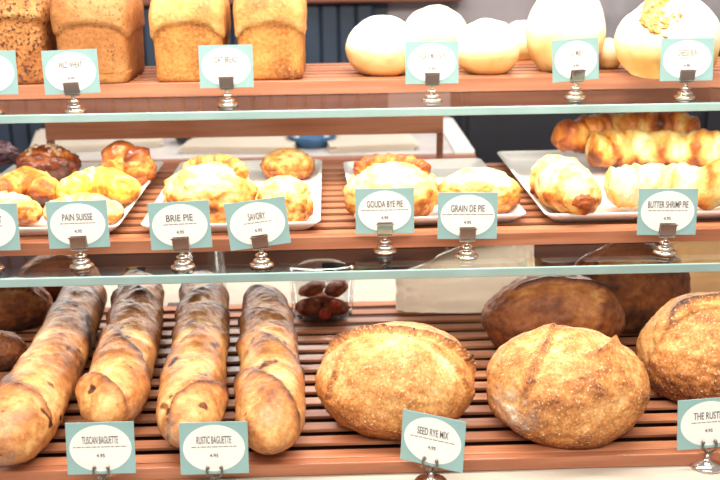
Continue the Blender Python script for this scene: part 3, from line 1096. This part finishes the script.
def tub(px, w_, h_, yb, label, zb=Z3):
    p = PYY(px, 290, yb)
    t = thing('clear_tub', label, 'tub', (p.x, yb, zb + 0.0005))
    r = w_ / 2
    lathe('tub_wall', [(0.0, 0.0), (r * 0.9, 0.0), (r * 0.92, 0.003), (r, h_ - 0.004), (r * 1.03, h_ - 0.003), (r * 1.03, h_), (r * 0.985, h_), (r * 0.90, 0.004), (0, 0.003)],
          M['clear_plastic'], t)
    lathe('lid', [(0.0, h_ + 0.010), (r * 0.7, h_ + 0.010), (r * 0.8, h_ + 0.003), (r * 1.06, h_ + 0.002), (r * 1.06, h_ + 0.0005), (0, h_ + 0.0005)], M['clear_plastic'], t)
    return (p.x, yb)


def tub_food(name, cat, mat, cx, cy, items, group, labels):
    for q, (dx, dy, dz, r, sq) in enumerate(items):
        def fn(d):
            f = fbm(d, 2.5, 110 + q, 3)
            k = 1 + 0.15 * f
            return Vector((d.x * r * k, d.y * r * k, d.z * r * sq * k)), 0.45 + 0.5 * f, 0
        o = blob(name, M[mat], fn, None, (cx + dx, cy + dy, Z3 + dz), (0.1, 0.1 * q, q), 3)
        tag(o, labels[q], cat, group)


cx, cy = tub(322, 0.118, 0.082, 1.68, 'clear plastic tub of brown biscuits between baguettes and white bag')
tub_food('biscuit', 'biscuit', 'cookie', cx, cy, [(-0.024, -0.012, 0.020, 0.024, 0.55), (0.024, -0.014, 0.020, 0.023, 0.55), (0.0, 0.024, 0.020, 0.024, 0.55),
                                                 (-0.018, 0.0, 0.049, 0.025, 0.5), (0.026, 0.004, 0.048, 0.022, 0.5)],
         'biscuits in the clear tub', ['brown biscuit low in the clear tub, left side', 'brown biscuit low in the clear tub, right side', 'brown biscuit hidden low at the back of the clear tub',
                                       'brown biscuit on top in the clear tub, left side', 'brown biscuit on top in the clear tub, right side'])
tub_food('red_fruit', 'fruit', 'red_fruit', cx, cy, [(0.004, -0.036, 0.014, 0.011, 0.9), (0.022, -0.037, 0.032, 0.009, 0.9)],
         'red fruit in the clear tub', ['red dried fruit at the bottom front of the clear tub', 'red dried fruit resting higher in the clear tub'])
tub(204, 0.095, 0.125, 1.85, 'empty clear plastic tub standing behind the baguettes', Z3G - 0.0075)

# ------------------------------------------------------------------ price signs
CW, CH = 0.085, 0.0668


def card_mesh():
    bm = bmesh.new()
    add_box(bm, -CW / 2, CW / 2, -0.0007, 0.0007, 0, CH, 0.0003)
    me = bpy.data.meshes.new('card')
    bm.to_mesh(me)
    bm.free()
    me.materials.append(M['card'])
    return me


def oval_mesh():
    n = 64
    vs, fs = [], []
    for y in (-0.0011, -0.0006):
        for k in range(n):
            a = 2 * math.pi * k / n
            vs.append((0.0385 * math.cos(a), y, CH / 2 + 0.0298 * math.sin(a)))
    for k in range(n):
        k2 = (k + 1) % n
        fs.append((k, k2, n + k2, n + k))
    fs.append(tuple(range(n)))
    fs.append(tuple(reversed(range(n, 2 * n))))
    me = bpy.data.meshes.new('oval_panel')
    me.from_pydata(vs, [], fs)
    me.materials.append(M['oval'])
    return me


def clip_mesh():
    bm = bmesh.new()
    add_box(bm, -0.0115, 0.0115, -0.0036, -0.0018, 0.001, 0.018, 0.0006)
    add_box(bm, -0.0115, 0.0115, 0.0018, 0.0036, 0.001, 0.018, 0.0006)
    add_box(bm, -0.0115, 0.0115, -0.0036, 0.0036, -0.0025, -0.0005, 0.0006)
    add_box(bm, -0.013, 0.013, -0.0042, -0.0036, 0.0165, 0.0185, 0.0002)
    bmesh.ops.rotate(bm, verts=bm.verts, cent=(0, 0, 0), matrix=Matrix.Rotation(R(14), 3, 'X'))
    bmesh.ops.translate(bm, verts=bm.verts, vec=(0, -0.0030, 0))
    me = bpy.data.meshes.new('clip')
    bm.to_mesh(me)
    bm.free()
    me.materials.append(M['metal'])
    return me


def wire_mesh():
    """two bent prongs holding the card from the front"""
    vs, fs = [], []

    def tubep(path, r, n=10):
        base = len(vs)
        for i, p in enumerate(path):
            a = Vector(path[max(0, i - 1)])
            b = Vector(path[min(len(path) - 1, i + 1)])
            t = (b - a).normalized()
            s = t.orthogonal().normalized()
            u = t.cross(s)
            rr = r * (1.5 if i in (len(path) - 1, len(path) - 2) else 1)
            for k in range(n):
                an = 2 * math.pi * k / n
                vs.append(Vector(p) + s * rr * math.cos(an) + u * rr * math.sin(an))
        for i in range(len(path) - 1):
            for k in range(n):
                k2 = (k + 1) % n
                fs.append((base + i * n + k, base + i * n + k2, base + (i + 1) * n + k2, base + (i + 1) * n + k))
        fs.append(tuple(base + (len(path) - 1) * n + k for k in range(n)))
    for s in (-1, 1):
        tubep([(0, -0.001, -0.008), (s * 0.004, -0.003, -0.005), (s * 0.0085, -0.0045, -0.001), (s * 0.0095, -0.0045, 0.005), (s * 0.0085, -0.0035, 0.009), (s * 0.0075, -0.0033, 0.0105)], 0.0015)
        tubep([(0, 0.001, -0.008), (s * 0.003, 0.003, -0.004), (s * 0.006, 0.0035, 0.003), (s * 0.006, 0.003, 0.010)], 0.0013)
    me = bpy.data.meshes.new('prongs')
    me.from_pydata([tuple(v) for v in vs], [], fs)
    me.polygons.foreach_set('use_smooth', [True] * len(me.polygons))
    me.materials.append(M['dark_metal'])
    return me


ME = {'card': card_mesh(), 'oval': oval_mesh(), 'clip': clip_mesh(), 'wire': wire_mesh()}
PROF = [(0.0, 0.0), (0.0160, 0.0), (0.0168, 0.0008), (0.0168, 0.0028), (0.0158, 0.0036), (0.0120, 0.0044), (0.0114, 0.0050), (0.0122, 0.0062), (0.0122, 0.0085), (0.0110, 0.0098), (0.0072, 0.0108),
        (0.0058, 0.0120), (0.0060, 0.0136), (0.0086, 0.0150), (0.0088, 0.0166), (0.0062, 0.0180), (0.0034, 0.0194), (0.0028, 0.0215), (0.0040, 0.0228), (0.0040, 0.0242), (0.0, 0.0252)]


def text(body, size, maxw, loc, parent, mat, name='lettering'):
    c = bpy.data.curves.new(name, 'FONT')
    c.body = body
    c.size = size
    c.align_x = 'CENTER'
    c.align_y = 'CENTER'
    c.extrude = 0.00012
    c.offset = 0.0001
    c.materials.append(mat)
    o = bpy.data.objects.new(name, c)
    COL.objects.link(o)
    bpy.context.view_layer.update()
    wdt = o.dimensions.x
    sx = maxw / wdt if wdt > 0 else 1
    me = bpy.data.meshes.new_from_object(o.evaluated_get(bpy.context.evaluated_depsgraph_get()))
    bpy.data.objects.remove(o)
    bpy.data.curves.remove(c)
    me.transform(Matrix.Diagonal((sx, 1, 1, 1)))
    return link_mesh(name, me, mat, parent, loc, (R(90), 0, 0))


def fine_print(parent, z, width, seed):
    rnd = random.Random(seed)
    vs, fs = [], []
    x = -width / 2
    while x < width / 2 - 0.002:
        l = min(rnd.uniform(0.003, 0.008), width / 2 - x)
        b = len(vs)
        for (xx, zz) in ((x, z - 0.0006), (x + l, z - 0.0006), (x + l, z + 0.0006), (x, z + 0.0006)):
            vs.append((xx, -0.00125, zz))
        for (xx, zz) in ((x, z - 0.0006), (x + l, z - 0.0006), (x + l, z + 0.0006), (x, z + 0.0006)):
            vs.append((xx, -0.0011, zz))
        fs += [(b, b + 1, b + 2, b + 3), (b + 4, b + 7, b + 6, b + 5)]
        x += l + 0.0012
    return mesh('fine_print', vs, fs, M['fine_ink'], parent, smooth=False)


def sign(cx_px, bottom_px, tier, txt, tw, label, yaw=0.0, roll=0.0, lean=6.0, fine=0.6, price=True, fade=False, dy=0.0):
    """cx_px, bottom_px: picture place of the middle of the card's lower edge"""
    zg = {1: Z1G, 2: Z2G, 3: Z3G - 0.0075}[tier]
    hold = 0.0275 if tier < 3 else 0.026
    p = PZ(cx_px, bottom_px, zg + hold)
    t = thing('price_sign', label, 'sign', (p.x, p.y, zg + 0.0003), R(yaw), 'teal price signs')
    card = link_mesh('card', ME['card'], None, t, (0, 0, hold), (R(-lean), R(-roll), 0))
    link_mesh('oval_panel', ME['oval'], None, card)
    text(txt, 0.0135, tw, (0, -0.0013, 0.0435), card, M['fine_ink'] if fade else M['ink'])
    if fine:
        fine_print(card, 0.0352, fine * 0.08, len(label))
    if price:
        text('4.95', 0.0062, 0.0105, (0, -0.0013, 0.0238), card, M['ink'], 'price_lettering')
    if tier < 3:
        link_mesh('clip', ME['clip'], None, card)
        lathe('stand', PROF, M['metal'], t)
    else:
        link_mesh('clip', ME['wire'], None, card)
        lathe('stand', [(0.0, 0.0), (0.021, 0.0), (0.022, 0.0015), (0.0205, 0.004), (0.014, 0.0065), (0.006, 0.009), (0.0036, 0.012), (0.003, 0.0185), (0.0, 0.0190)], M['metal'], t)
    return t


sign(-9, 95, 1, 'SEEDED', 0.034, 'teal price sign cut off at the left edge, top shelf', fine=0)
sign(73, 94, 1, 'WILD WHEAT', 0.036, 'teal price sign before the smooth brown tin loaf', yaw=0, roll=1.5, fine=0)
sign(227, 88, 1, 'OAT BREAD', 0.036, 'teal price sign between the two pale tin loaves', fine=0.45, price=False)
sign(432, 84, 1, 'VEGAN MILK BUN', 0.044, 'teal price sign before the left group of white buns', fine=0, fade=True)
sign(576, 81, 1, 'LE MIE', 0.02, 'slightly turned teal price sign before the tall white bun', yaw=18, roll=1, fine=0, fade=True)
sign(686, 81, 1, 'CHEESE BUN', 0.032, 'teal price sign before the cheese-topped loaf', fine=0.2, fade=True)

sign(-10, 251, 2, 'CROISSANT', 0.04, 'teal price sign cut off at the left edge, pastry shelf', fine=0.5)
sign(80, 248, 2, 'PAIN SUISSE', 0.042, 'teal price sign before the left pastry plate', roll=1, fine=0.62)
sign(182, 249, 2, 'BRIE PIE', 0.037, 'teal price sign before the large pale turnover', roll=2, fine=0.58)
sign(261, 247, 2, 'SAVORY', 0.024, 'tilted teal price sign before the round flaky bun', roll=6, yaw=3, fine=0.48)
sign(385, 234, 2, 'GOUDA BYE PIE', 0.052, 'teal price sign before the crusted pie', fine=0.85)
sign(467, 239, 2, 'GRAIN DE PIE', 0.048, 'teal price sign before the plain pie', fine=0.9, roll=-1)
sign(666, 235, 2, 'BUTTER SHRIMP PIE', 0.058, 'teal price sign before the wide plate of twists', fine=0.7, roll=-1)

sign(102, 474, 3, 'TUSCAN BAGUETTE', 0.045, 'teal price sign at the tip of the second baguette', fine=0.85, lean=10)
sign(215, 474, 3, 'RUSTIC BAGUETTE', 0.043, 'teal price sign at the tip of the third baguette', fine=0.7, lean=10)
sign(431, 466, 3, 'SEED RYE MIX', 0.042, 'teal price sign turned askew before the centre loaf', yaw=-28, fine=0.75, lean=8)
sign(708, 448, 3, 'THE RUSTIC', 0.042, 'teal price sign cut off by the right edge, lowest tray', yaw=6, fine=0.6, lean=8)
